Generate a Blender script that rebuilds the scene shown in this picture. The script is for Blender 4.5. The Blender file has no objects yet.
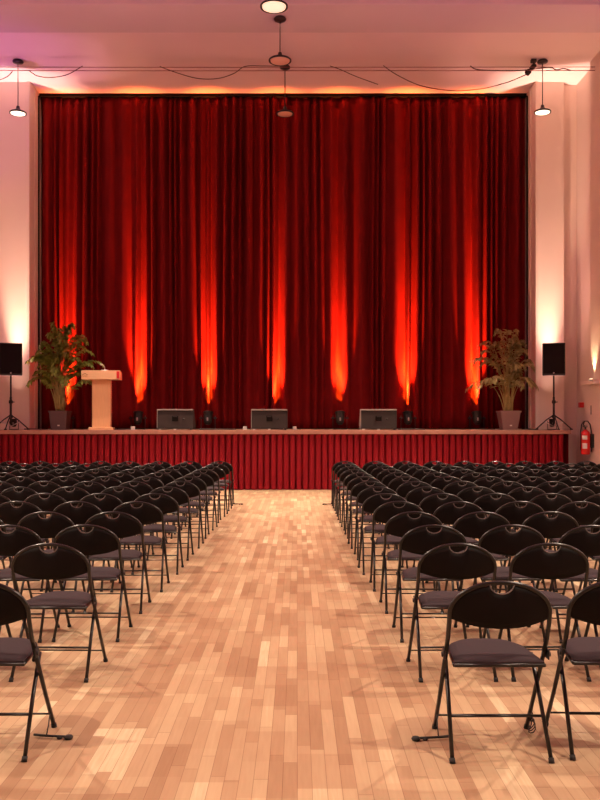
import bpy, bmesh, math, random
from mathutils import Vector, Matrix
R = math.radians
PI = math.pi
random.seed(11)
scene = bpy.context.scene
COL = scene.collection

# ------------------------------------------------------------------ camera
F, CX, CY, EYE = 850.0, 297.0, 422.0, 1.52
def X(px, d): return (px - CX) * d / F
def Z(py, d): return EYE + (CY - py) * d / F
cam_d = bpy.data.cameras.new('camera')
cam = bpy.data.objects.new('camera', cam_d); COL.objects.link(cam)
cam.location = (0, 0, EYE); cam.rotation_euler = (R(90), 0, 0)
cam_d.sensor_fit = 'VERTICAL'; cam_d.sensor_height = 36.0
cam_d.lens = F / 800 * 36
cam_d.shift_x = (300 - CX) / 800; cam_d.shift_y = (CY - 400) / 800
cam_d.clip_start = 0.05; cam_d.clip_end = 200
scene.camera = cam
vs = scene.view_settings
scene.display_settings.display_device = 'sRGB'
vs.view_transform = 'Standard'; vs.look = 'None'; vs.gamma = 1; vs.use_curve_mapping = False
vs.exposure = 0.0

# ------------------------------------------------------------------ materials
def mat(name, col, rough=0.6, metal=0.0, spec=0.5, noise=0.0, nscale=20.0, bump=0.0, bscale=60.0, sheen=0.0, emit=None, estr=0.0, coat=0.0, stretch=None):
    m = bpy.data.materials.new(name); m.use_nodes = True
    nt = m.node_tree; N = nt.nodes; L = nt.links
    b = N['Principled BSDF']
    b.inputs['Base Color'].default_value = (*col, 1)
    b.inputs['Roughness'].default_value = rough
    b.inputs['Metallic'].default_value = metal
    b.inputs['Specular IOR Level'].default_value = spec
    b.inputs['Sheen Weight'].default_value = sheen
    b.inputs['Coat Weight'].default_value = coat
    tc = N.new('ShaderNodeTexCoord')
    src = tc.outputs['Object']
    if stretch:
        mp = N.new('ShaderNodeMapping'); mp.inputs['Scale'].default_value = stretch
        L.new(src, mp.inputs['Vector']); src = mp.outputs['Vector']
    n = N.new('ShaderNodeTexNoise'); n.inputs['Scale'].default_value = nscale; n.inputs['Detail'].default_value = 4
    L.new(src, n.inputs['Vector'])
    mx = N.new('ShaderNodeMix'); mx.data_type = 'RGBA'
    k = max(noise, 0.02)
    mx.inputs['A'].default_value = (*[c * (1 - k) for c in col], 1)
    mx.inputs['B'].default_value = (*[min(1, c * (1 + k)) for c in col], 1)
    L.new(n.outputs['Fac'], mx.inputs['Factor'])
    L.new(mx.outputs['Result'], b.inputs['Base Color'])
    if bump:
        n2 = N.new('ShaderNodeTexNoise'); n2.inputs['Scale'].default_value = bscale; n2.inputs['Detail'].default_value = 3
        L.new(src, n2.inputs['Vector'])
        bp = N.new('ShaderNodeBump'); bp.inputs['Strength'].default_value = bump; bp.inputs['Distance'].default_value = 0.01
        L.new(n2.outputs['Fac'], bp.inputs['Height']); L.new(bp.outputs['Normal'], b.inputs['Normal'])
    if emit:
        b.inputs['Emission Color'].default_value = (*emit, 1); b.inputs['Emission Strength'].default_value = estr
    return m

def floor_material():
    m = bpy.data.materials.new('strip_parquet'); m.use_nodes = True
    nt = m.node_tree; N = nt.nodes; L = nt.links; b = N['Principled BSDF']
    tc = N.new('ShaderNodeTexCoord'); sp = N.new('ShaderNodeSeparateXYZ'); L.new(tc.outputs['Object'], sp.inputs[0])
    def M(op, a, c=None, d=None):
        n = N.new('ShaderNodeMath'); n.operation = op
        for i, v in enumerate((a, c, d)):
            if v is None: continue
            if isinstance(v, (int, float)): n.inputs[i].default_value = v
            else: L.new(v, n.inputs[i])
        return n.outputs[0]
    def WN(x, y, z=0.0):
        cb = N.new('ShaderNodeCombineXYZ')
        for i, v in enumerate((x, y, z)):
            if isinstance(v, (int, float)): cb.inputs[i].default_value = v
            else: L.new(v, cb.inputs[i])
        w = N.new('ShaderNodeTexWhiteNoise'); w.noise_dimensions = '3D'; L.new(cb.outputs[0], w.inputs['Vector'])
        return w.outputs['Value']
    x, y = sp.outputs['X'], sp.outputs['Y']
    W = 0.062
    px = M('DIVIDE', x, W); ix = M('FLOOR', px); fx = M('FRACT', px)
    off = WN(ix, 3.0)
    py = M('ADD', M('DIVIDE', y, 0.62), M('MULTIPLY', off, 7.0)); iy = M('FLOOR', py); fy = M('FRACT', py)
    tone = WN(ix, iy, 1.0)
    # neighbouring strips that came out of one batch
    bx = M('FLOOR', M('DIVIDE', x, W * 4)); by = M('FLOOR', M('ADD', M('DIVIDE', y, 0.37), M('MULTIPLY', WN(bx, 9.0), 3.0)))
    tone2 = WN(bx, by, 5.0)
    n = N.new('ShaderNodeTexNoise'); n.inputs['Scale'].default_value = 3.0; n.inputs['Detail'].default_value = 5
    mp = N.new('ShaderNodeMapping'); mp.inputs['Scale'].default_value = (22, 1.5, 1); L.new(tc.outputs['Object'], mp.inputs['Vector'])
    L.new(mp.outputs['Vector'], n.inputs['Vector'])
    t = M('ADD', M('ADD', M('MULTIPLY', tone, 0.50), M('MULTIPLY', tone2, 0.30)), M('MULTIPLY', n.outputs['Fac'], 0.25))
    cr = N.new('ShaderNodeValToRGB'); e = cr.color_ramp.elements
    e[0].position = 0.08; e[0].color = (0.28, 0.150, 0.085, 1)
    e[1].position = 0.97; e[1].color = (0.70, 0.56, 0.37, 1)
    k = e.new(0.45); k.color = (0.39, 0.24, 0.143, 1)
    k = e.new(0.78); k.color = (0.50, 0.35, 0.215, 1)
    L.new(t, cr.inputs[0])
    seam = M('MAXIMUM', M('LESS_THAN', fx, 0.045), M('LESS_THAN', fy, 0.006))
    mx = N.new('ShaderNodeMix'); mx.data_type = 'RGBA'
    L.new(M('MULTIPLY', seam, 0.6), mx.inputs['Factor']); L.new(cr.outputs['Color'], mx.inputs['A']); mx.inputs['B'].default_value = (0.16, 0.06, 0.03, 1)
    L.new(mx.outputs['Result'], b.inputs['Base Color'])
    b.inputs['Roughness'].default_value = 0.48; b.inputs['Specular IOR Level'].default_value = 0.35
    return m

M_FLOOR = floor_material()
M_WALL = mat('painted_plaster', (0.80, 0.66, 0.60), 0.8, noise=0.03, nscale=2, bump=0.05, bscale=30)
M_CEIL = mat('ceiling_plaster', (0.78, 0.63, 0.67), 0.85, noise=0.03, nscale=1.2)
M_BEAM = mat('shade_toned_beam', (0.62, 0.51, 0.55), 0.85, noise=0.03, nscale=1.2)  # soffit shade put into the colour, so the beam edge shows
M_VELVET = mat('red_velvet', (0.175, 0.0058, 0.0064), 0.8, noise=0.22, nscale=3, bump=0.15, bscale=90, sheen=0.0, spec=0.12)
M_SKIRT = mat('red_skirt_cloth', (0.25, 0.0045, 0.012), 0.8, noise=0.12, nscale=6, spec=0.2)
M_BLACKCLOTH = mat('black_cloth', (0.008, 0.006, 0.006), 0.9, spec=0.1)
M_DECK = mat('stage_board', (0.40, 0.23, 0.15), 0.5, noise=0.2, nscale=4, stretch=(1, 8, 1))
M_EDGE = mat('stage_edge_wood', (0.42, 0.20, 0.15), 0.55, noise=0.12, nscale=5)
M_TUBE = mat('black_lacquered_tube', (0.006, 0.005, 0.005), 0.28, noise=0.1, spec=0.5)
M_SHELL = mat('dark_backrest_shell', (0.0045, 0.0022, 0.0022), 0.55, noise=0.1, spec=0.14)
M_SEAT = mat('charcoal_seat_fabric', (0.046, 0.032, 0.037), 0.9, noise=0.12, nscale=60, bump=0.2, bscale=300, spec=0.12)
M_HANDLE = mat('grey_handle_rim', (0.16, 0.13, 0.13), 0.4)
M_RUBBER = mat('black_rubber', (0.012, 0.010, 0.010), 0.7)
M_BLACK = mat('black_plastic', (0.014, 0.012, 0.013), 0.5, noise=0.1)
M_GRILLE = mat('speaker_grille', (0.009, 0.006, 0.007), 0.7, spec=0.15, noise=0.3, nscale=120, bump=0.3, bscale=400)
M_CHROME = mat('bright_metal', (0.72, 0.70, 0.68), 0.28, metal=1.0)
M_GREYBOX = mat('grey_brown_cabinet', (0.021, 0.013, 0.012), 0.6, noise=0.15, nscale=40)
M_BOXEDGE = mat('silver_edge', (0.42, 0.38, 0.37), 0.4, metal=0.4)
M_WOOD = mat('light_beech', (0.80, 0.46, 0.25), 0.45, noise=0.14, nscale=3, stretch=(18, 18, 1.2))
M_WOODT = mat('light_beech_top', (0.84, 0.52, 0.30), 0.45, noise=0.10, nscale=3, stretch=(1.5, 12, 18))
M_REDTAG = mat('red_paint', (0.75, 0.02, 0.03), 0.4, noise=0.03)
M_BROWNMARK = mat('brown_mark', (0.22, 0.06, 0.02), 0.6)
M_WHITE = mat('white_plastic', (0.85, 0.83, 0.80), 0.4)
M_POT1 = mat('mauve_grey_pot', (0.115, 0.065, 0.068), 0.65, noise=0.1, nscale=8)
M_POT2 = mat('taupe_pot', (0.26, 0.15, 0.14), 0.6, noise=0.1, nscale=8)
M_SOIL = mat('soil', (0.03, 0.018, 0.01), 0.95, noise=0.3, nscale=40, bump=0.5)
M_LEAF1 = mat('green_leaf', (0.22, 0.29, 0.045), 0.5, noise=0.6, nscale=7)
M_LEAF2 = mat('olive_leaf', (0.34, 0.28, 0.11), 0.5, noise=0.6, nscale=7)
M_CANE = mat('cane_stem', (0.33, 0.25, 0.08), 0.6, noise=0.3, nscale=12)
M_CABLE = mat('dark_cable', (0.03, 0.016, 0.018), 0.6)
M_SWAG = mat('brown_cable', (0.09, 0.035, 0.035), 0.6)
M_WIRE = mat('steel_wire', (0.26, 0.10, 0.10), 0.5, metal=0.2)
M_LAMPRIM = mat('lamp_black_enamel', (0.02, 0.012, 0.012), 0.35)
M_LAMPON = mat('lit_diffuser', (0.9, 0.85, 0.75), 0.5, emit=(1.0, 0.86, 0.62), estr=2.0)
M_LAMPDIM = mat('dim_lit_diffuser', (0.9, 0.8, 0.68), 0.5, emit=(1.0, 0.72, 0.48), estr=0.95)
M_LAMPOFF = mat('unlit_diffuser', (0.80, 0.50, 0.38), 0.5)
M_REDGLOSS = mat('red_enamel', (0.70, 0.012, 0.010), 0.3, coat=0.3)
M_LENS = mat('amber_lens', (0.8, 0.2, 0.05), 0.3, emit=(1.0, 0.22, 0.04), estr=2.0)
M_WLENS = mat('warm_lens', (0.9, 0.6, 0.35), 0.3, emit=(1.0, 0.72, 0.4), estr=4.0)

# ------------------------------------------------------------------ mesh helpers
def new(): return bmesh.new()
def box(bm, c, s, bev=0.0, rot=None):
    g = bmesh.ops.create_cube(bm, size=1.0)['verts']
    bmesh.ops.scale(bm, vec=Vector(s), verts=g)
    if bev > 0:
        es = list({e for v in g for e in v.link_edges})
        g = list({v for f in bmesh.ops.bevel(bm, geom=es, offset=bev, segments=2, affect='EDGES', profile=0.5)['faces'] for v in f.verts} | {v for v in g if v.is_valid})
    if rot is not None: bmesh.ops.rotate(bm, cent=(0, 0, 0), matrix=rot, verts=g)
    bmesh.ops.translate(bm, vec=Vector(c), verts=g)
    return g
def tube(bm, pts, r, seg=8, caps=True):
    pts = [Vector(p) for p in pts]
    n = len(pts); rings = []
    rr = r if isinstance(r, (list, tuple)) else [r] * n
    t0 = (pts[1] - pts[0]).normalized()
    a = Vector((0, 0, 1)) if abs(t0.z) < 0.9 else Vector((1, 0, 0))
    u = t0.cross(a).normalized()
    for i, p in enumerate(pts):
        if i == 0: t = t0
        elif i == n - 1: t = (pts[-1] - pts[-2]).normalized()
        else: t = ((pts[i + 1] - p).normalized() + (p - pts[i - 1]).normalized()).normalized()
        u = (u - t * u.dot(t)).normalized(); w = t.cross(u)
        rings.append([bm.verts.new(p + (u * math.cos(2 * PI * k / seg) + w * math.sin(2 * PI * k / seg)) * rr[i]) for k in range(seg)])
    for i in range(n - 1):
        for k in range(seg):
            f = bm.faces.new((rings[i][k], rings[i][(k + 1) % seg], rings[i + 1][(k + 1) % seg], rings[i + 1][k])); f.smooth = True
    if caps:
        bm.faces.new(rings[0][::-1]); bm.faces.new(rings[-1])
def lathe(bm, prof, c=(0, 0, 0), seg=24, mtx=None):
    c = Vector(c); rings = []
    for r, z in prof:
        ring = []
        for k in range(seg):
            v = Vector((r * math.cos(2 * PI * k / seg), r * math.sin(2 * PI * k / seg), z))
            if mtx: v = mtx @ v
            ring.append(bm.verts.new(c + v))
        rings.append(ring)
    for i in range(len(rings) - 1):
        for k in range(seg):
            f = bm.faces.new((rings[i][k], rings[i][(k + 1) % seg], rings[i + 1][(k + 1) % seg], rings[i + 1][k])); f.smooth = True
    if prof[0][0] > 1e-5: bm.faces.new(rings[0][::-1])
    if prof[-1][0] > 1e-5: bm.faces.new(rings[-1])
def prism(bm, poly, x0, x1):           # poly in (y,z), extruded along x
    a = [bm.verts.new((x0, p[0], p[1])) for p in poly]; b = [bm.verts.new((x1, p[0], p[1])) for p in poly]
    n = len(poly)
    bm.faces.new(a); bm.faces.new(b[::-1])
    for i in range(n): bm.faces.new((a[i], b[i], b[(i + 1) % n], a[(i + 1) % n]))
def sheet(bm, P, thick=None):           # P[i][j] grid
    V = [[bm.verts.new(p) for p in row] for row in P]
    for i in range(len(V) - 1):
        for j in range(len(V[0]) - 1):
            f = bm.faces.new((V[i][j], V[i + 1][j], V[i + 1][j + 1], V[i][j + 1])); f.smooth = True
    return V
def solid_sheet(bm, A, B):               # two grids, closed round the rim
    a = sheet(bm, A); b = sheet(bm, B)
    ni, nj = len(a), len(a[0])
    rim = [(i, 0) for i in range(ni)] + [(ni - 1, j) for j in range(1, nj)] + [(i, nj - 1) for i in range(ni - 2, -1, -1)] + [(0, j) for j in range(nj - 2, 0, -1)]
    for k in range(len(rim)):
        p, q = rim[k], rim[(k + 1) % len(rim)]
        bm.faces.new((a[p[0]][p[1]], a[q[0]][q[1]], b[q[0]][q[1]], b[p[0]][p[1]]))
def obj(name, bm, m, parent=None, fix=True):
    bmesh.ops.remove_doubles(bm, verts=bm.verts, dist=1e-6)
    if fix: bmesh.ops.recalc_face_normals(bm, faces=bm.faces)
    me = bpy.data.meshes.new(name); bm.to_mesh(me); bm.free()
    for mm in (m if isinstance(m, (list, tuple)) else [m]): me.materials.append(mm)
    o = bpy.data.objects.new(name, me); COL.objects.link(o)
    if parent: o.parent = parent
    return o
def thing(name, label, cat, loc=(0, 0, 0), rz=0, group=None):
    o = bpy.data.objects.new(name, None); COL.objects.link(o); o.empty_display_size = 0.1
    o.location = loc; o.rotation_euler = (0, 0, rz); tag(o, label, cat, group); return o
def tag(o, label, cat, group=None):
    o['label'] = label; o['category'] = cat
    if group: o['group'] = group
    return o
def struct(name, bm, m, label=None):
    o = obj(name, bm, m); o['kind'] = 'structure'
    if label: o['label'] = label
    return o
def copy_tree(o, parent=None):
    c = o.copy(); COL.objects.link(c)
    if parent: c.parent = parent
    for ch in list(o.children): copy_tree(ch, c)
    return c

# ------------------------------------------------------------------ room shell
CEIL = 9.52
YB, YF = -6.0, 21.1
XL, XR = -7.32, 6.64          # side walls
JL, JR = -6.28, 5.60          # stage opening
YW = 20.0                     # wall either side of the opening
DECK = 1.34
bm = new(); box(bm, ((XL + XR) / 2, (YB + YF) / 2, -0.05), (XR - XL + 1, YF - YB + 0.6, 0.1)); struct('floor', bm, M_FLOOR, 'light strip parquet floor with the centre aisle')
bm = new(); box(bm, ((XL + XR) / 2, (YB + YF) / 2, CEIL + 0.1), (XR - XL + 1, YF - YB + 0.6, 0.2)); struct('ceiling', bm, M_CEIL, 'pink lit plaster ceiling')
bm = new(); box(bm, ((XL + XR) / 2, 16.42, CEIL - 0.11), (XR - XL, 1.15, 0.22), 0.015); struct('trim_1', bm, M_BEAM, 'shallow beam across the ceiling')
bm = new(); box(bm, (XL - 0.1, (YB + YF) / 2, CEIL / 2), (0.2, YF - YB, CEIL)); struct('wall_left', bm, M_WALL)
bm = new(); box(bm, (XR + 0.1, (YB + YF) / 2, CEIL / 2), (0.2, YF - YB, CEIL))
box(bm, (XR - 0.05, 9.45, CEIL / 2), (0.14, 18.9, CEIL)); struct('wall_right', bm, M_WALL)
bm = new(); box(bm, ((XL + XR) / 2, YB - 0.1, CEIL / 2), (XR - XL, 0.2, CEIL)); struct('wall_rear', bm, M_WALL)
bm = new(); box(bm, ((XL + XR) / 2, YF + 0.1, CEIL / 2), (XR - XL, 0.2, CEIL)); struct('wall_stage', bm, M_WALL)
# piers beside the opening
bm = new()
box(bm, (XL + 0.16, YW + 0.60, CEIL / 2), (0.34, 1.0, CEIL)); box(bm, ((JL - 6.99) / 2, YW + 0.55, CEIL / 2), (6.99 + JL, 1.1, CEIL), 0.0)
box(bm, (JL - 0.04, YW - 0.012, CEIL / 2), (0.07, 0.05, CEIL), 0.006)
struct('wall_front_left', bm, M_WALL, 'pale pier left of the red curtain')
bm = new()
box(bm, (XR - 0.17, YW + 0.64, CEIL / 2), (0.36, 0.92, CEIL)); box(bm, ((JR + 6.28) / 2, YW + 0.55, CEIL / 2), (6.28 - JR, 1.1, CEIL), 0.0)
box(bm, (JR + 0.04, YW - 0.012, CEIL / 2), (0.07, 0.05, CEIL), 0.006)
struct('wall_front_right', bm, M_WALL, 'pale pier right of the red curtain')
for n, x, w in (('trim_2', JL + 0.012, 0.024), ('trim_3', JR - 0.012, 0.024)):
    bm = new(); box(bm, (x, YW + 0.35, (CEIL + DECK) / 2), (w, 0.05, CEIL - DECK), 0.004); struct(n, bm, M_WALL)

# ------------------------------------------------------------------ stage
SF, SR = 19.0, 6.10
SL = XL
st = thing('stage', 'raised stage with pleated red skirt below the big curtain', 'stage', (0, 0, 0))
bm = new(); box(bm, ((SL + SR) / 2 + .005, (SF + 19.955) / 2, DECK - 0.03), (SR - SL - .01, 19.955 - SF, 0.06)); box(bm, ((JL + JR) / 2, (19.955 + 20.95) / 2, DECK - 0.03), (JR - JL - 0.01, 20.95 - 19.955, 0.06))
o = obj('deck', bm, M_DECK, st)
bm = new(); box(bm, ((SL + SR) / 2 + 0.01, SF - 0.015, DECK - 0.045), (SR - SL + 0.02, 0.03, 0.09), 0.006); box(bm, (SR + 0.015, (SF + 20) / 2, DECK - 0.045), (0.03, 20 - SF - 0.02, 0.09), 0.006)
obj('edge_board', bm, M_EDGE, st)
bm = new()
pitch = 0.143; n = int((SR - SL - 0.02) / pitch); P = [[], []]
rnd = random.Random(5)
for i in range(n):
    x0 = SL + 0.01 + i * pitch
    w = pitch * (0.72 + 0.12 * rnd.random())
    d = 0.012 + 0.008 * rnd.random()
    for xx, yy in ((x0, 0.08), (x0 + 0.012, d), (x0 + w * 0.5, d - 0.014), (x0 + w, d), (x0 + w + 0.008, 0.085)):
        P[0].append((xx, SF + yy, DECK - 0.09)); P[1].append((xx + 0.006 * (rnd.random() - .5), SF + yy + 0.004 * rnd.random(), 0.012))
V = sheet(bm, P)
P2 = [[], []]
for i in range(14):
    y = SF + 0.03 + i * 0.07
    for dy, dx in ((0, 0), (0.03, 0.02)):
        P2[0].append((SR - 0.02 + dx * 0.5, y + dy, DECK - 0.09)); P2[1].append((SR - 0.02 + dx * 0.5, y + dy, 0.012))
sheet(bm, P2)
for f in bm.faces: f.smooth = False
obj('skirt', bm, M_SKIRT, st, fix=False)

# ------------------------------------------------------------------ red curtain
CYD = 20.78; CT = CEIL - 0.09
cur = thing('stage_curtain', 'huge dark red velvet curtain hanging in deep folds behind the stage', 'curtain', (0, CYD, DECK))
bm = new(); rnd = random.Random(23)
x = JL + 0.03; cols = []
folds = []
while x < JR - 0.03:
    w = rnd.choice([0.12, 0.17, 0.23, 0.30, 0.42]) * rnd.uniform(0.85, 1.15)
    folds.append((x, w, rnd.uniform(0.06, 0.15), rnd.uniform(-1, 1), rnd.uniform(0, 6.28), rnd.uniform(0.6, 1.0)))
    x += w
scale_x = (JR - JL - 0.06) / (folds[-1][0] + folds[-1][1] - folds[0][0])
NZ = 30; P = []
for j in range(NZ + 1):
    t = j / NZ; row = []
    for (fx, w, a, s, ph, sh) in folds:
        for k in range(12):
            u = k / 12
            wob = 0.035 * s * math.sin(ph + 2.6 * t) * (1 - t * 0.6) + 0.03 * math.sin(1.7 * fx + 4 * t)
            xx = JL + 0.03 + (fx + u * w - folds[0][0]) * scale_x + wob * math.sin(PI * u) ** 1.0 * 0.6
            amp = a * (0.62 + 0.42 * min(1, 2.2 * t)) * (1 + 0.2 * math.sin(ph * 3 + 7 * t)) * (0.35 if j == NZ else 1)
            c = math.cos(2 * PI * u)
            c = math.copysign(abs(c) ** 0.8, c)
            yy = amp * 0.75 * c + 0.03 * math.sin(2.1 * fx + ph * .2) * t + 0.012 * math.sin(2 * 2 * PI * u + ph) * sh
            row.append((xx, yy, 0.02 + (CEIL - 0.06 - DECK - 0.02) * t))
    row.append((JR - 0.03, 0.0, row[-1][2]))
    P.append(row)
sheet(bm, P)
o = obj('drape', bm, M_VELVET, cur, fix=False)
md = o.modifiers.new('cloth_thickness', 'SOLIDIFY'); md.thickness = 0.006
bm = new(); box(bm, ((JL + JR) / 2, 0.0, CEIL - DECK - 0.036), (JR - JL - 0.02, 0.20, 0.070)); obj('curtain_track', bm, M_BLACKCLOTH, cur)
for s in (JL + 0.018, JR - 0.018):
    bm = new(); box(bm, (s, -0.16, (CT - DECK) / 2), (0.03, 0.05, CT - DECK), 0.004); obj('black_border', bm, M_BLACKCLOTH, cur)

# ------------------------------------------------------------------ folding chair
SP = [0.43, 0.29, 0.12, 0.035, 0.0]; 
def build_chair():
    t = thing('folding_chair', 'x', 'chair')
    HW = 0.226
    # curved back tube above the seat, one piece with its shanks
    pts = [(-HW, 0.13, 0.47), (-HW, 0.088, 0.54), (-HW, 0.058, 0.61)]
    n = 20
    for i in range(n + 1):
        a = PI - PI * i / n
        z = 0.660 + 0.143 * math.sin(a); xx = HW * math.cos(a)
        pts.append((xx, 0.045 - 0.035 * math.sin(a), z))
    pts += [(HW, 0.058, 0.61), (HW, 0.088, 0.54), (HW, 0.13, 0.47)]
    bm = new(); tube(bm, pts, 0.0110, 8); obj('back_frame', bm, M_TUBE, t)
    # backrest panel, dips under the tube to leave the hand hole
    bm = new(); A = []; B = []
    nx, nz = 48, 6
    for i in range(nx + 1):
        u = -1 + 2 * i / nx; xx = u * (HW - 0.006)
        s = math.sqrt(max(0, 1 - (xx / HW) ** 2))
        zt = 0.660 + 0.143 * s - 0.004; yt = 0.045 - 0.035 * s
        if abs(xx) < 0.054: zt -= 0.044 * math.sqrt(1 - (xx / 0.054) ** 2)
        zb = 0.634 - 0.036 * (1 - abs(u) ** 2.2)
        ra, rb = [], []
        for j in range(nz + 1):
            v = j / nz; z = zb + (zt - zb) * v
            sy = 0.052 - 0.042 * (1 - u * u) - (0.004 * v)
            yy = sy * (1 - v) + yt * v - 0.010 * math.sin(PI * v) * (1 - u * u)
            ra.append((xx, yy - 0.006, z)); rb.append((xx, yy + 0.008, z))
        A.append(ra); B.append(rb)
    solid_sheet(bm, A, B); o = obj('backrest', bm, M_SHELL, t)
    bm = new()
    hp = [(0.054 * math.cos(PI * k / 10 + PI), 0.010 - 0.006, 0.799 - 0.044 * math.sin(PI * k / 10) - 0.003) for k in range(11)]
    tube(bm, hp, 0.0032, 6); obj('handle_rim', bm, M_HANDLE, o)
    # seat cushion
    bm = new(); A = []; B = []
    n = 22; m = 10
    def hw(y):
        v = (y - 0.05) / 0.40
        w = 0.203 - 0.035 * v
        if v > 0.62: w *= math.sqrt(max(0.0, 1 - ((v - 0.62) / 0.40) ** 2.3))
        return w
    for i in range(n + 1):
        y = 0.05 + 0.40 * i / n; w = hw(y); ra, rb = [], []
        for j in range(m + 1):
            u = -1 + 2 * j / m
            e = (1 - abs(u) ** 4) * (1 - abs(2 * i / n - 1) ** 6)
            ra.append((w * u, y, 0.438 + 0.020 * e)); rb.append((w * u, y + 0.0, 0.424))
        A.append(ra); B.append(rb)
    solid_sheet(bm, A, B); o = obj('seat', bm, M_SEAT, t)
    bm = new(); ring = []
    pr = [(-hw(0.05), 0.05)] + [(-hw(0.05 + 0.40 * i / 10), 0.05 + 0.40 * i / 10) for i in range(1, 11)]
    pr = pr + [(-a, b) for a, b in pr[::-1]] + [pr[0]]
    tube(bm, [(a, b, 0.423) for a, b in pr], 0.009, 6); obj('seat_rim', bm, M_TUBE, o)
    # legs
    for s in (-1, 1):
        bm = new(); tube(bm, [(s * HW, 0.13, 0.47), (s * HW, 0.295, 0.215), (s * (HW + .002), 0.432, 0.012)], 0.0108, 8); l = obj('leg', bm, M_TUBE, t)
        bm = new(); tube(bm, [(s * (HW + .002), 0.428, 0.018), (s * (HW + .002), 0.436, 0.0)], 0.0145, 8); obj('rubber_foot', bm, M_RUBBER, l)
        bm = new(); tube(bm, [(s * 0.206, 0.275, 0.418), (s * 0.212, 0.15, 0.24), (s * 0.221, 0.008, 0.012)], 0.0100, 8); l = obj('leg', bm, M_TUBE, t)
        bm = new(); tube(bm, [(s * 0.221, 0.012, 0.02), (s * 0.221, 0.0, 0.0)], 0.0135, 8); obj('rubber_foot', bm, M_RUBBER, l)
        bm = new(); box(bm, (s * (HW + 0.012), 0.125, 0.455), (0.008, 0.05, 0.045), 0.003); tube(bm, [(s * (HW + 0.010), 0.12, 0.455), (s * (HW + 0.024), 0.12, 0.455)], 0.012, 10)
        obj('link_bracket', bm, M_BLACK, t)
    bm = new(); tube(bm, [(-0.214, 0.108, 0.175), (0.214, 0.108, 0.175)], 0.0065, 6); obj('stretcher', bm, M_TUBE, t)
    bm = new(); tube(bm, [(-HW, 0.381, 0.085), (HW, 0.381, 0.085)], 0.0050, 6); obj('stretcher', bm, M_TUBE, t)
    return t
proto = build_chair()
ORD = ['', 'first', 'second', 'third', 'fourth', 'fifth', 'sixth', 'seventh', 'eighth', 'ninth', 'tenth', 'eleventh', 'twelfth']
rows = [3.80, 4.96, 5.85, 6.72, 7.60] + [8.46 + 0.865 * k for k in range(9)]
NR = len(rows); rnd = random.Random(3); first = True
def row_words(r):
    if r == 0: return 'nearest row'
    if r < 8: return ORD[r + 1] + ' nearest row'
    k = NR - r
    return 'row next to the stage' if k == 1 else ORD[k] + ' row from the stage'
aisle = {}
for side in (-1, 1):
    for r, d in enumerate(rows):
        tt = max(0, (d - 6) / 9.5)
        c0 = (0.905 + 0.045 * (1 - abs(r - 2) / 3 if r < 5 else 0) - 0.045 * tt) if side > 0 else (-1.435 - 0.02 * (1 if 0 < r < 4 else 0) + 0.05 * tt)
        k = 0
        while True:
            cx = c0 + side * k * 0.546
            if cx + side * 0.26 > XR - 0.15 or cx + side * 0.26 < XL + 0.08: break
            px = CX + (cx - side * 0.235) * F / d      # nearest edge of this chair, as the photo frames it
            if px > 606 or px < -6: break
            o = proto if first else copy_tree(proto)
            first = False
            o.location = (cx + rnd.uniform(-.012, .012), d + rnd.uniform(-.02, .02), 0)
            o.rotation_euler = (0, 0, R(rnd.uniform(-1.6, 1.6)))
            place = 'at the aisle' if k == 0 else ORD[k + 1] + ' from the aisle'
            o['label'] = 'black folding chair %s, %s, %s block' % (place, row_words(r), 'right' if side > 0 else 'left')
            o['category'] = 'chair'
            o['group'] = 'folding chairs in the %s block' % ('right' if side > 0 else 'left')
            if k == 0: aisle[(side, r)] = o
            k += 1
# swung-out floor connectors that end the rows at the aisle
for side, r in ((1, 0), (-1, 0), (1, NR - 1), (-1, NR - 1)):
    ch = aisle[(side, r)]; s = -side
    bm = new()
    L0 = 0.10 if r == 0 else 0.14
    tube(bm, [(s * 0.17, 0.30, 0.012), (s * 0.235, 0.285, 0.012), (s * (0.235 + L0), 0.275, 0.012)], 0.006, 6)
    tube(bm, [(s * 0.228, 0.37, 0.10), (s * 0.232, 0.33, 0.05), (s * 0.235, 0.285, 0.014)], 0.003, 6)
    lathe(bm, [(0.0, 0), (0.018, 0.001), (0.022, 0.010), (0.016, 0.018), (0.0, 0.020)], (s * (0.245 + L0), 0.275, 0), 14)
    lathe(bm, [(0.0, 0), (0.011, 0.001), (0.013, 0.008), (0.008, 0.014), (0.0, 0.016)], (s * (0.20 + L0), 0.277, 0), 14)
    obj('floor_connector', bm, M_RUBBER, ch)
bm = new()
for q in range(3):
    a0 = 0.6 * q
    tube(bm, [(0.232 + 0.012 * math.sin(a0 + t), 0.36 + 0.03 * math.cos(2 * PI * t / 14) + .01 * q, 0.055 + (0.050 - .006 * q) * math.sin(2 * PI * t / 14)) for t in range(15)], 0.0028, 6)
obj('cable_loop', bm, M_CABLE, aisle[(1, 0)])

# ------------------------------------------------------------------ lectern
D = 19.24
t = thing('lectern', 'pale beech lectern with a slim column and a wide slab top', 'lectern', (X(102, D), D, DECK), R(7))
bm = new(); box(bm, (0, 0, 0.03), (0.54, 0.42, 0.06), 0.008); obj('base', bm, M_WOOD, t)
bm = new(); box(bm, (0, 0, 0.60), (0.41, 0.26, 1.09), 0.008); box(bm, (-0.155, -0.134, .60), (0.006, 0.006, 1.07)); box(bm, (0.155, -0.134, .60), (0.006, 0.006, 1.07)); obj('column', bm, M_WOOD, t)
bm = new(); prism(bm, [(-0.26, 1.135), (0.24, 1.135), (0.24, 1.30), (-0.26, 1.335)], -0.425, 0.425); tp = obj('slab_top', bm, M_WOODT, t)
bm = new(); box(bm, (0.375, -0.263, 1.235), (0.06, 0.008, 0.16)); obj('red_mark', bm, M_REDTAG, tp)['label'] = 'small red panel at the right end'
bm = new()
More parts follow.
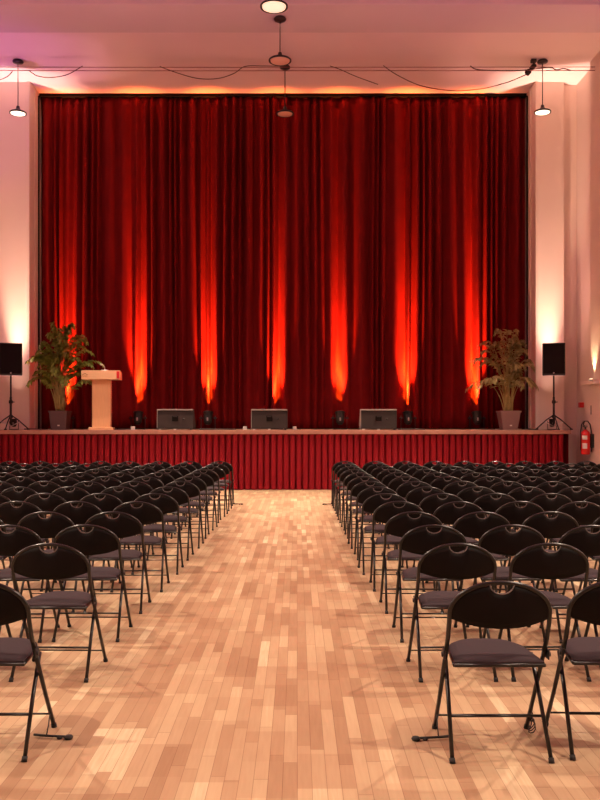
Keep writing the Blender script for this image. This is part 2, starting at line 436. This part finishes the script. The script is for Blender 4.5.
tube(bm, [(-0.40 + 0.11 * u / 8, -0.262, 1.225 + 0.035 * math.sin(PI * u / 8)) for u in range(9)], 0.005, 6)
tube(bm, [(-0.415 + 0.12 * u / 6, -0.262, 1.20 + 0.008 * (u % 2)) for u in range(7)], 0.004, 6)
obj('brown_mark', bm, M_BROWNMARK, tp)
t = thing('microphone', 'small silver gooseneck microphone on the lectern top', 'microphone', (X(104, D), D + 0.0, DECK + 1.332))
bm = new(); box(bm, (0.02, 0, 0.014), (0.14, 0.11, 0.03), 0.006); obj('base', bm, M_CHROME, t)
bm = new(); tube(bm, [(0.02, 0, 0.02), (0.015, 0, 0.08), (-0.01, -0.01, 0.13), (-0.035, -0.02, 0.145)], 0.010, 8); obj('gooseneck', bm, M_CHROME, t)
bm = new(); lathe(bm, [(0.0, 0), (0.02, 0.004), (0.024, 0.03), (0.016, 0.055), (0, 0.06)], (-0.03, -0.02, 0.145), 12, Matrix.Rotation(R(-80), 3, 'Y')); obj('microphone_head', bm, M_CHROME, t)

# ------------------------------------------------------------------ speakers on stands
def tripod(px, D, label):
    t = thing('speaker_stand', label, 'stand', (X(px, D), D, DECK), 0, 'speaker stands at the stage ends')
    bm = new(); tube(bm, [(0, 0, 0.10), (0, 0, 0.75)], 0.026, 12); obj('lower_pole', bm, M_BLACK, t)
    bm = new(); tube(bm, [(0, 0, 0.74), (0, 0, 1.239)], 0.019, 12); obj('upper_pole', bm, M_BLACK, t)
    bm = new(); lathe(bm, [(0.032, 0.60), (0.044, 0.61), (0.044, 0.66), (0.032, 0.68)], seg=14); box(bm, (0.06, 0, 0.635), (0.05, 0.02, 0.02), 0.004); obj('collar', bm, M_BLACK, t)
    bm = new(); lathe(bm, [(0.03, 0.27), (0.046, 0.28), (0.046, 0.33), (0.03, 0.345)], seg=14); obj('leg_collar', bm, M_BLACK, t)
    for k, a in enumerate((R(180), R(0), R(270))):
        dx, dy = math.cos(a), math.sin(a) * 0.9
        bm = new(); tube(bm, [(dx * 0.03, dy * 0.03, 0.32), (dx * 0.16, dy * 0.16, 0.235), (dx * 0.40, dy * 0.40, 0.022)], 0.014, 8); l = obj('leg', bm, M_BLACK, t)
        bm = new(); box(bm, (dx * 0.40, dy * 0.40, 0.014), (0.06, 0.04, 0.028), 0.006); obj('rubber_foot', bm, M_RUBBER, l)
        bm = new(); tube(bm, [(dx * 0.02, dy * 0.02, 0.09), (dx * 0.21, dy * 0.21, 0.185)], [0.010, 0.012], 8); obj('brace', bm, M_CHROME, t)
    return t
def speaker(px, D, label):
    z0 = DECK + 1.24
    t = thing('loudspeaker', label, 'loudspeaker', (X(px, D), D, z0), math.atan2(-X(px, D), D), 'loudspeakers on stands')
    bm = new(); box(bm, (0, 0, 0.365), (0.50, 0.36, 0.73), 0.02); obj('cabinet', bm, M_BLACK, t)
    bm = new(); box(bm, (0, -0.184, 0.375), (0.455, 0.012, 0.67), 0.005); obj('grille', bm, M_GRILLE, t)
    bm = new(); box(bm, (0, -0.192, 0.05), (0.03, 0.004, 0.03), 0.001); obj('badge', bm, M_CHROME, t)
tripod(10.8, 19.38, 'black tripod speaker stand at the left end of the stage'); speaker(10.8, 19.38, 'black loudspeaker on its stand left of the green plant')
tripod(553.8, 19.38, 'black tripod speaker stand at the right end of the stage'); speaker(553.8, 19.38, 'black loudspeaker on its stand right of the curtain')

# ------------------------------------------------------------------ stage monitors
for px, D, label in ((176, 19.32, 'grey-brown floor monitor between the two left curtain lights'),
                     (269.5, 19.30, 'grey-brown floor monitor at the middle of the stage edge'),
                     (378, 19.32, 'grey-brown floor monitor on the right half of the stage')):
    t = thing('stage_monitor', label, 'loudspeaker', (X(px, D), D, DECK), 0, 'floor monitors along the stage edge')
    bm = new(); prism(bm, [(-0.16, 0.03), (0.30, 0.03), (0.34, 0.12), (0.02, 0.46), (-0.13, 0.46)], -0.40, 0.40); obj('cabinet', bm, M_GREYBOX, t)
    bm = new(); box(bm, (0, -0.145, 0.455), (0.81, 0.03, 0.03), 0.004); obj('top_edge', bm, M_BOXEDGE, t)
    bm = new(); box(bm, (0, -0.158, 0.26), (0.13, 0.03, 0.12), 0.008); obj('handle_recess', bm, M_BLACKCLOTH, t)
    bm = new(); box(bm, (0, -0.166, 0.30), (0.10, 0.022, 0.016), 0.003); obj('handle', bm, M_BLACK, t)
    bm = new(); lathe(bm, [(0, -0.01), (0.022, -0.008), (0.022, 0.006), (0, 0.008)], (0.19, -0.155, 0.25), 12, Matrix.Rotation(R(90), 3, 'X')); obj('socket', bm, M_BLACK, t)
    for s in (-0.34, 0.0, 0.36):
        bm = new(); box(bm, (s, -0.13, 0.0175), (0.055, 0.05, 0.035), 0.005); obj('foot', bm, M_WHITE if s < 0.2 else M_RUBBER, t)
    for s in (-0.403, 0.403):
        bm = new(); prism(bm, [(-0.165, 0.028), (0.30, 0.028), (0.342, 0.12), (0.022, 0.466), (-0.135, 0.466)], s - 0.006, s + 0.006); obj('side_cheek', bm, M_BOXEDGE if s < 0 else M_GREYBOX, t)

# ------------------------------------------------------------------ curtain uplights
def par(px, D, label, lens, tilt, grp, sc=1.0):
    t = thing('stage_uplight', label, 'stage light', (X(px, D), D, DECK), 0, grp)
    t.scale = (sc, sc, sc)
    bm = new(); box(bm, (0, 0, 0.012), (0.26, 0.14, 0.024), 0.004); obj('base', bm, M_BLACK, t)
    for s in (-1, 1):
        bm = new(); box(bm, (s * 0.135, 0, 0.145), (0.010, 0.045, 0.25), 0.002); obj('yoke_arm', bm, M_BLACK, t)
        bm = new(); tube(bm, [(s * 0.10, 0, 0.22), (s * 0.165, 0, 0.22)], 0.016, 10); obj('yoke_knob', bm, M_BLACK, t)
    mt = Matrix.Rotation(tilt, 3, 'X')
    bm = new(); lathe(bm, [(0.0, -0.13), (0.05, -0.125), (0.075, -0.08), (0.085, 0.0), (0.088, 0.10), (0.096, 0.105), (0.096, 0.12), (0.082, 0.12), (0.078, 0.09), (0, 0.088)], (0, 0, 0.22), 20, mt); h = obj('housing', bm, M_BLACK, t)
    bm = new(); lathe(bm, [(0.0, 0.090), (0.076, 0.092), (0.072, 0.099), (0, 0.104)], (0, 0, 0.22), 20, mt); obj('lens', bm, lens, h)
    bm = new(); box(bm, (0.0, -0.092, 0.20), (0.03, 0.012, 0.06), 0.003); obj('side_plate', bm, M_BOXEDGE, h)
    return Vector((X(px, D), D, DECK)) + (Vector((0, 0, 0.22)) + mt @ Vector((0, 0, 0.14))) * sc
def spot(name, loc, aim, W, col, ang, blend=0.6, r=0.04):
    l = bpy.data.lights.new(name, 'SPOT'); l.energy = W; l.color = col; l.spot_size = R(ang); l.spot_blend = blend; l.shadow_soft_size = r
    o = bpy.data.objects.new(name, l); COL.objects.link(o); o.location = loc
    o.rotation_euler = (Vector(aim) - Vector(loc)).to_track_quat('-Z', 'Y').to_euler(); return o
AMB = (1.0, 0.62, 0.03)
uplabels = ['black stage uplight behind the left plant, against the curtain', 'black stage uplight between the lectern and the left monitor',
            'black stage uplight just right of the left monitor', 'black stage uplight hidden behind the middle monitor',
            'black stage uplight left of the right monitor', 'black stage uplight just right of the right monitor', 'black stage uplight left of the right plant pot']
UP = ((66, 1.0), (138, 1.1), (208, 1.15), (276.5, 1.0), (340, 1.0), (408, 1.25), (477, 1.3))
for (px, k), lab in zip(UP, uplabels):
    D = 20.50
    p = par(px, D, lab, M_LENS, R(-18), 'uplights along the foot of the curtain', 1.25)
    RED = (1.0, 0.17, 0.03)
    spot('curtain_beam', p, (p.x, p.y + 0.42, p.z + 2.2), 5200 * k, RED, 30, 1.0, 0.03)
    spot('curtain_beam', p, (p.x, p.y + 0.40, p.z + 1.6), 3200 * k, AMB, 12, 1.0, 0.03)
    spot('curtain_beam', p, (p.x, p.y + 0.55, p.z + 0.80), 110 * k, AMB, 26, 1.0, 0.02)
    spot('curtain_beam', p, (p.x, p.y + 0.50, p.z + 1.15), 480 * k, AMB, 15, 1.0, 0.02)
    spot('curtain_beam', p, (p.x, p.y + 0.32, p.z + 4.5), 9000 * k, RED, 14, 1.0, 0.03)
    spot('curtain_beam', (p.x, p.y - 0.06, p.z), (p.x, 20.20, CEIL), 200, (1.0, 0.36, 0.22), 24, 1.0, 0.03)

# ------------------------------------------------------------------ plants
def plant(px, D, label, potm, leafm, seed, pw, H, spread, fat):
    rnd = random.Random(seed)
    t = thing('potted_palm', label, 'plant', (X(px, D), D, DECK))
    bm = new(); a, b = pw
    # square tapered pot
    def ring(h, w): return [bm.verts.new((sx * w, sy * w, h)) for sx, sy in ((-1, -1), (1, -1), (1, 1), (-1, 1))]
    prof = [(0.0, a), (0.40, b), (0.40, b + 0.012), (0.44, b + 0.014), (0.44, b - 0.015), (0.38, b - 0.02)]
    rs = [ring(h, w) for h, w in prof]
    bm.faces.new(rs[0][::-1]); bm.faces.new(rs[-1])
    for i in range(len(rs) - 1):
        for k in range(4): bm.faces.new((rs[i][k], rs[i][(k + 1) % 4], rs[i + 1][(k + 1) % 4], rs[i + 1][k]))
    pot = obj('pot', bm, potm, t)
    bm = new(); box(bm, (0.01, -(a + (b - a) * .25) - 0.006, 0.10), (0.05, 0.006, 0.03)); obj('pot_badge', bm, M_CHROME, pot)
    bm = new(); lathe(bm, [(0, 0.375), (b - 0.03, 0.375), (b - 0.05, 0.40), (0, 0.41)], seg=12); obj('soil', bm, M_SOIL, t)
    nf = 38
    for i in range(nf):
        q = i / (nf - 1)
        ang = i * 2.39996 + rnd.uniform(-.3, .3)
        lean = [0.10, 0.35, 0.65, 0.95][i % 4] + rnd.uniform(-.1, .1)
        top = H * (1.02 - 0.42 * lean ** 1.3) * rnd.uniform(0.84, 1.0)
        reach = spread * (0.18 + 0.86 * lean) * rnd.uniform(0.8, 1.05)
        dx, dy = math.cos(ang), math.sin(ang) * (0.16 if math.sin(ang) > 0 else 0.26)
        if dx * px > 300: reach *= 0.66
        if px < 300 and dx < 0: reach *= 0.80
        if px < 300 and dx > 0: reach *= 0.92
        b0 = Vector((rnd.uniform(-.09, .09), rnd.uniform(-.09, .09), 0.39))
        c1 = b0 + Vector((dx * reach * 0.10, dy * reach * .10, (top - 0.39) * 0.62))
        c2 = Vector((dx * reach * 0.55, dy * reach * .55, top * 1.06))
        c3 = Vector((dx * reach, dy * reach, top - 0.25 * lean - 0.16 * lean * rnd.random()))
        def bz(s): return b0 * (1 - s) ** 3 + c1 * 3 * s * (1 - s) ** 2 + c2 * 3 * s * s * (1 - s) + c3 * s ** 3
        N = 16; path = [bz(k / N) for k in range(N + 1)]
        bm = new(); tube(bm, path[:8], [0.017 - 0.0012 * k for k in range(8)], 6); fr = obj('stem', bm, M_CANE, t)
        bm = new(); tube(bm, path[7:], [0.0075 - 0.0006 * k for k in range(N - 6)], 5)
        for k in range(0, 20):
            s = 0.40 + 0.60 * k / 19
            p = bz(s); tg = (bz(min(1, s + .02)) - bz(s - .02)).normalized()
            side = tg.cross(Vector((0, 0, 1)))
            if side.length < .1: side = Vector((1, 0, 0))
            side.normalize()
            for sg in (-1, 1):
                if rnd.random() < 0.10: continue
                Ln = rnd.uniform(0.15, 0.23) * (1.0 - 0.45 * max(0, (s - .6) / .4))
                Wd = fat * rnd.uniform(0.8, 1.2)
                d = (tg * rnd.uniform(0.5, 0.9) + side * sg * rnd.uniform(0.7, 1.0) + Vector((0, 0, rnd.uniform(-.55, .25)))).normalized()
                nrm = d.cross(tg * sg); nrm = nrm.normalized() if nrm.length > .01 else Vector((0, 0, 1))
                wv = nrm.cross(d).normalized() * Wd
                wv = Matrix.Rotation(rnd.uniform(-.9, .9), 3, d) @ wv
                up = d.cross(wv).normalized()
                v0 = bm.verts.new(p)
                v1 = bm.verts.new(p + d * Ln * .35 + wv + up * .012); v2 = bm.verts.new(p + d * Ln * .35 - wv + up * .012)
                v3 = bm.verts.new(p + d * Ln * .70 + wv * .75 - Vector((0, 0, .015))); v4 = bm.verts.new(p + d * Ln * .70 - wv * .75 - Vector((0, 0, .015)))
                m1 = bm.verts.new(p + d * Ln * .35); m2 = bm.verts.new(p + d * Ln * .70 - Vector((0, 0, .02)))
                v5 = bm.verts.new(p + d * Ln - Vector((0, 0, .05)))
                for f in ((v0, v1, m1), (v0, m1, v2), (v1, v3, m2, m1), (m1, m2, v4, v2), (v3, v5, m2), (m2, v5, v4)): bm.faces.new(f)
        obj('frond', bm, leafm, fr, fix=False)
    return t
plant(60.3, 19.74, 'bushy green palm in a dark mauve pot beside the lectern', M_POT1, M_LEAF1, 4, (0.17, 0.205), 2.50, 1.42, 0.031)
plant(508.5, 19.74, 'sparser olive palm in a taupe pot beside the right speaker', M_POT2, M_LEAF2, 9, (0.165, 0.225), 2.36, 1.5, 0.021)

# ------------------------------------------------------------------ cables and oddments on the stage
def cable(label, pts, r, m=M_CABLE, name='cable', cat='cable', group=None, seg=6):
    P = [Vector(p) for p in pts]; out = []
    n = len(P)
    for i in range(n - 1):
        p0, p1, p2, p3 = P[max(0, i - 1)], P[i], P[i + 1], P[min(n - 1, i + 2)]
        for k in range(8):
            t = k / 8
            out.append(0.5 * ((2 * p1) + (p2 - p0) * t + (2 * p0 - 5 * p1 + 4 * p2 - p3) * t * t + (-p0 + 3 * p1 - 3 * p2 + p3) * t ** 3))
    out.append(P[-1])
    bm = new(); tube(bm, out, r, seg)
    return tag(obj(name, bm, m), label, cat, group)
zc = DECK + 0.016
def floorpath(pxs, D, amp=0.05):
    return [(X(p, D), D + amp * math.sin(i * 1.9), zc) for i, p in enumerate(pxs)]
cable('black cable on the stage between left speaker stand and left plant', floorpath([24, 30, 36, 42, 47], 19.85), 0.015)
cable('black cable on the stage floor beside the right plant pot', floorpath([481, 486, 491, 495], 19.95), 0.015)
cable('black cable on the stage from right plant pot to right speaker stand', floorpath([522, 528, 533, 538], 19.75), 0.015)
cable('black cable on the stage behind the left monitor and its uplight', floorpath([199, 206, 214, 224, 236], 19.10, 0.02), 0.014)
cable('black cable on the stage right of the right monitor', floorpath([398, 404, 411, 419, 425], 19.10, 0.02), 0.014)
cable('black cable on the stage between lectern and left uplight', floorpath([117, 122, 127, 131], 19.9, 0.04), 0.014)
def plug(px, D, lab):
    t = thing('cable_connector', lab, 'connector', (X(px, D), D, DECK))
    bm = new(); box(bm, (0, 0, 0.04), (0.09, 0.07, 0.08), 0.01); obj('body', bm, M_WHITE, t)
    bm = new(); tube(bm, [(0.045, 0, 0.04), (0.08, 0, 0.025), (0.14, 0.02, 0.012)], 0.01, 6); obj('cable_end', bm, M_CABLE, t)
plug(294.6, 19.5, 'small white connector box on the stage right of the middle monitor')
plug(133, 19.5, 'small white connector box at the foot of the uplight beside the lectern')
plug(485 - 240, 19.6, 'small white connector box on the stage left of the middle monitor')

# ------------------------------------------------------------------ pendant lamps
def pendant(px, D, ytop, ylamp, rad, diff, label, canopy=True, on=0):
    x = X(px, D); zt = 9.30 if 15.9 < D < 16.95 else CEIL; zl = Z(ylamp, D)
    t = thing('pendant_lamp', label, 'lamp', (x, D, zl), 0, 'disc pendant lamps under the ceiling')
    H = zt - zl
    bm = new(); lathe(bm, [(0, H), (0.10, H - 0.001), (0.12, H - 0.03), (0.11, H - 0.055), (0.02, H - 0.07), (0, H - 0.07)], seg=20); obj('canopy', bm, M_LAMPRIM, t)
    bm = new(); tube(bm, [(0, 0, 0.12), (0, 0, H - 0.05)], 0.010, 8); obj('cord', bm, M_LAMPRIM, t)
    bm = new(); lathe(bm, [(0.018, 0.17), (0.035, 0.16), (0.045, 0.105), (rad * 0.45, 0.07), (rad * 0.92, 0.035), (rad, 0.02), (rad, -0.005), (rad * 0.93, -0.008), (rad * 0.90, 0.015), (0.02, 0.06)], seg=32); obj('shade', bm, M_LAMPRIM, t)
    bm = new(); lathe(bm, [(0, 0.02), (rad * 0.84, 0.018), (rad * 0.84, -0.006), (rad * 0.6, -0.02), (0, -0.028)], seg=32); obj('diffuser', bm, diff, t)
pendant(18, 18.8, 60, 113.5, 0.185, M_LAMPON, 'lit disc pendant lamp at the far left over the pale pier')
pendant(542.5, 18.8, 60, 112.5, 0.185, M_LAMPON, 'lit disc pendant lamp at the far right over the pale pier')
pendant(285, 19.1, 66, 114, 0.20, M_LAMPOFF, 'unlit disc pendant lamp hanging against the dark curtain')
pendant(280, 16.35, 17, 61, 0.22, M_LAMPOFF, 'unlit black rimmed disc pendant lamp against the pink ceiling')
pendant(274, 14.6, None, 7, 0.24, M_LAMPDIM, 'softly lit disc pendant lamp nearest the camera')

# spotlight beside the right pendant
D = 18.75
t = thing('ceiling_spotlight', 'small black spotlight on the ceiling by the right pendant, aimed down left', 'spotlight', (X(534, D), D, CEIL))
bm = new(); box(bm, (-0.01, 0, -0.035), (0.12, 0.10, 0.07), 0.01); obj('mount', bm, M_BLACK, t)
bm = new(); tube(bm, [(0.0, 0, -0.06), (-0.03, 0, -0.16)], 0.02, 8); obj('arm', bm, M_BLACK, t)
bm = new(); lathe(bm, [(0, -0.02), (0.05, 0.0), (0.055, 0.12), (0.04, 0.13), (0.04, 0.17), (0.06, 0.18), (0.06, 0.27), (0, 0.26)], (0.02, 0, -0.12), 16, Matrix.Rotation(R(-138), 3, 'Y')); obj('lamp_head', bm, M_BLACK, t)

# wires under the ceiling
D = 18.6
for py, lab in ((67, 'upper taut wire across the hall under the ceiling'), (70.5, 'lower taut wire across the hall under the ceiling')):
    cable(lab, [(XL, D, Z(py, D)), (-2.5, D, Z(py + .3, D)), (2.2, D, Z(py + .2, D)), (XR - 0.12, D, Z(py, D))], 0.008, M_WIRE, 'suspension_wire', 'wire', 'taut wires under the ceiling')
def swag(lab, pp, r=0.009): cable(lab, [(X(a, D), D - 0.03, Z(b, D)) for a, b in pp], r, M_SWAG)
swag('purple-lit cable swag at the far left under the ceiling', [(-12, 84), (0, 80.5), (8, 77), (13, 72)])
swag('first sagging cable loop from the left on the wires', [(29, 71), (38, 76.5), (52, 78), (68, 75), (83, 66.5)])
swag('second sagging cable loop from the left on the wires', [(160, 67), (176, 73), (198, 79), (218, 79), (234, 74), (245, 67), (262, 66.5), (290, 67)])
swag('thin sagging cable right of the middle pendant cord', [(330, 66.5), (340, 70), (356, 77), (378, 85)], 0.008)
swag('longest sagging cable, ending at the ceiling spotlight', [(383, 66), (396, 75), (420, 86), (450, 91), (480, 89.5), (505, 83.5), (518, 78.5), (526, 75)])
swag('short cable bundle between the spotlight and the right wall', [(470, 66.5), (480, 70.5), (520, 71), (548, 68), (556, 70.5), (563, 69), (570, 71)], 0.012)

# ------------------------------------------------------------------ right wall fittings
bm = new(); box(bm, (6.43, 18.6, Z(383, 18.6)), (0.20, 0.80, 0.07), 0.006)
tag(obj('wall_shelf', bm, M_WALL), 'pale shelf ledge on the right wall above the extinguisher', 'shelf')
t = thing('wall_uplight', 'small warm uplight standing on the shelf ledge of the right wall', 'light', (6.44, 18.62, Z(383, 18.6) + 0.035))
bm = new(); lathe(bm, [(0, 0), (0.055, 0.001), (0.06, 0.05), (0.045, 0.052), (0, 0.045)], seg=16); obj('housing', bm, M_WHITE, t)
bm = new(); lathe(bm, [(0, 0.046), (0.044, 0.05), (0.03, 0.06), (0, 0.064)], seg=16); obj('lens', bm, M_WLENS, t)

D = 18.70; xw = XR - 0.12
t = thing('fire_extinguisher', 'red fire extinguisher hung on the right wall beside the stage end', 'fire extinguisher', (6.345, D, Z(454.5, D)))
bm = new(); lathe(bm, [(0.0, 0.0), (0.085, 0.0), (0.10, 0.025), (0.10, 0.44), (0.085, 0.50), (0.04, 0.535), (0.03, 0.55), (0, 0.55)], seg=24); cyl = obj('cylinder', bm, M_REDGLOSS, t)
bm = new()
for z0, z1, m_ in ((0.13, 0.25, 0), (0.33, 0.42, 0)):
    P = [[(0.1015 * math.cos(a), 0.1015 * math.sin(a), z) for z in (z0, z1)] for a in [R(-150 + 8 * k) for k in range(9)]]
    sheet(bm, P)
obj('label_plate', bm, M_WHITE, cyl, fix=False)
bm = new(); tube(bm, [(0, 0, 0.54), (0, 0, 0.60)], 0.022, 10); box(bm, (0.0, -0.03, 0.61), (0.03, 0.15, 0.02), 0.004); box(bm, (0.0, -0.04, 0.645), (0.025, 0.13, 0.012), 0.004); obj('valve_handle', bm, M_BLACK, t)
bm = new(); tube(bm, [(0.0, 0.0, 0.58), (-0.05, -0.01, 0.66), (-0.02 , -0.02, 0.735), (0.04, -0.03, 0.735), (0.085, -0.05, 0.66), (0.108, -0.055, 0.52), (0.112, -0.055, 0.25), (0.112, -0.055, 0.06)], 0.014, 8)
tube(bm, [(-0.03, -0.02, 0.60), (-0.09, -0.04, 0.64), (-0.118, -0.04, 0.50), (-0.118, -0.04, 0.10)], 0.010, 8)
tube(bm, [(-0.118, -0.04, 0.50), (-0.09, -0.02, 0.66), (-0.03, -0.02, 0.74)], 0.012, 8); obj('hose', bm, M_RUBBER, t)
bm = new(); box(bm, (0.145, 0.0, 0.30), (0.062, 0.10, 0.30), 0.003); obj('wall_bracket', bm, M_RUBBER, t)
D = 19.72
t = thing('fire_call_point', 'small red fire alarm call point on the wall above the extinguisher', 'alarm', (XR - 0.0, D, Z(405, D)))
bm = new(); box(bm, (-0.05, 0, 0), (0.10, 0.12, 0.12), 0.008); obj('housing', bm, M_REDGLOSS, t)
bm = new(); box(bm, (-0.05, -0.062, 0), (0.05, 0.004, 0.05), 0.001); obj('press_plate', bm, M_REDTAG, t)
D = 18.86
bm = new(); box(bm, (xw - 0.008, D - 0.03, Z(410, D)), (0.014, 0.03, 0.20), 0.002); tag(obj('cable_duct', bm, M_HANDLE), 'short dark vertical duct between call point and extinguisher', 'duct')

# ------------------------------------------------------------------ lights
def area(name, loc, aim, W, col, sz, shape='DISK', sy=None):
    l = bpy.data.lights.new(name, 'AREA'); l.energy = W; l.color = col; l.shape = shape; l.size = sz
    if sy: l.size_y = sy
    o = bpy.data.objects.new(name, l); COL.objects.link(o); o.location = loc
    o.rotation_euler = (Vector(aim) - Vector(loc)).to_track_quat('-Z', 'Y').to_euler(); return o
WARM = (1.0, 0.80, 0.60)
# hanging hall lamps (both side rows; the ones beyond the frame light the chairs too)
for x in (-6.17, 5.45):
    l = area('hall_lamp_light', (x, 17.9, 8.24), (x * 0.25, 16.2, 0), 200, WARM, 0.16); l.data.spread = R(64)
    for y, k in ((13.4, 0.85), (7.6, 1.0), (1.6, 1.0)):
        l = area('hall_lamp_light', (x, y, 8.24), (x * 0.45, y + 0.2, 0), 205 * k, WARM, 0.14); l.data.spread = R(100)
for y in (4.0, 8.0, 12.0):  # added low side spots without fixtures, to streak chair shadows over the aisle
    for sx, xx in ((1, XR - 0.35), (-1, XL + 0.25)):
        spot('added_side_spot', (xx, y, 3.4), (-0.3, y - 0.6, 0.0), 260, WARM, 80, 1.0, 0.07)
# coloured wall washers along the side walls and stage
for y in (2.0, 7.0, 12.0):
    spot('wall_washer', (XL + 0.5, y, 2.5), (XL + 2.4, y, CEIL), 740, (1.0, 0.38, 0.60), 110, 1.0, 0.1)
    spot('wall_washer', (XR - 0.6, y, 2.5), (XR - 2.4, y, CEIL), 720, (1.0, 0.38, 0.58), 110, 1.0, 0.1)
spot('wall_washer', (XL + 0.35, 17.6, 2.4), (XL + 0.3, 18.3, CEIL), 520, (0.78, 0.16, 1.0), 50, 1.0, 0.06)
spot('wall_washer', (XR - 0.45, 16.9, 2.5), (XR - 0.9, 18.0, CEIL), 420, (1.0, 0.46, 0.22), 50, 1.0, 0.06)
spot('wall_washer', (XL + 0.45, 18.0, 2.5), (XL + 2.4, 19.0, CEIL), 300, (1.0, 0.46, 0.26), 36, 1.0, 0.06)
spot('wall_washer', (6.42, 18.62, Z(383, 18.6) + 0.11), (6.47, 18.66, CEIL), 150, (1.0, 0.66, 0.34), 60, 1.0, 0.03)
for px, s in ((14, -1), (552, 1)):
    D = 19.68
    p = par(px, D, 'small black uplight behind the speaker stand at the %s pale pier' % ('left' if s < 0 else 'right'), M_WLENS, R(0), 'uplights at the foot of the pale piers', 0.75)
    spot('pier_beam', p, (p.x, p.y, p.z + 4.2), 120, (1.0, 0.55, 0.42), 56, 1.0, 0.04)
    spot('pier_beam', p, (p.x, p.y + 0.22, p.z + 6.0), 3900, (1.0, 0.66, 0.44), 24, 1.0, 0.04)
    spot('pier_beam', p, (p.x, p.y - 0.35, p.z + 6.5), 700, (1.0, 0.46, 0.44), 40, 1.0, 0.04)
spot('added_stage_fill', (-4.5, 11.5, 8.4), (X(96, 19.3), 19.4, DECK + 0.9), 420, (1.0, 0.78, 0.58), 15, 0.7, 0.08)  # added unseen fill spots that brighten the lectern and the palms
spot('added_stage_fill', (4.0, 11.5, 8.4), (X(508, 19.3), 19.4, DECK + 1.0), 330, (1.0, 0.78, 0.58), 13, 0.7, 0.08)
w = bpy.data.worlds.new('world'); scene.world = w; w.use_nodes = True
w.node_tree.nodes['Background'].inputs[0].default_value = (1, 0.7, 0.6, 1); w.node_tree.nodes['Background'].inputs[1].default_value = 0.02
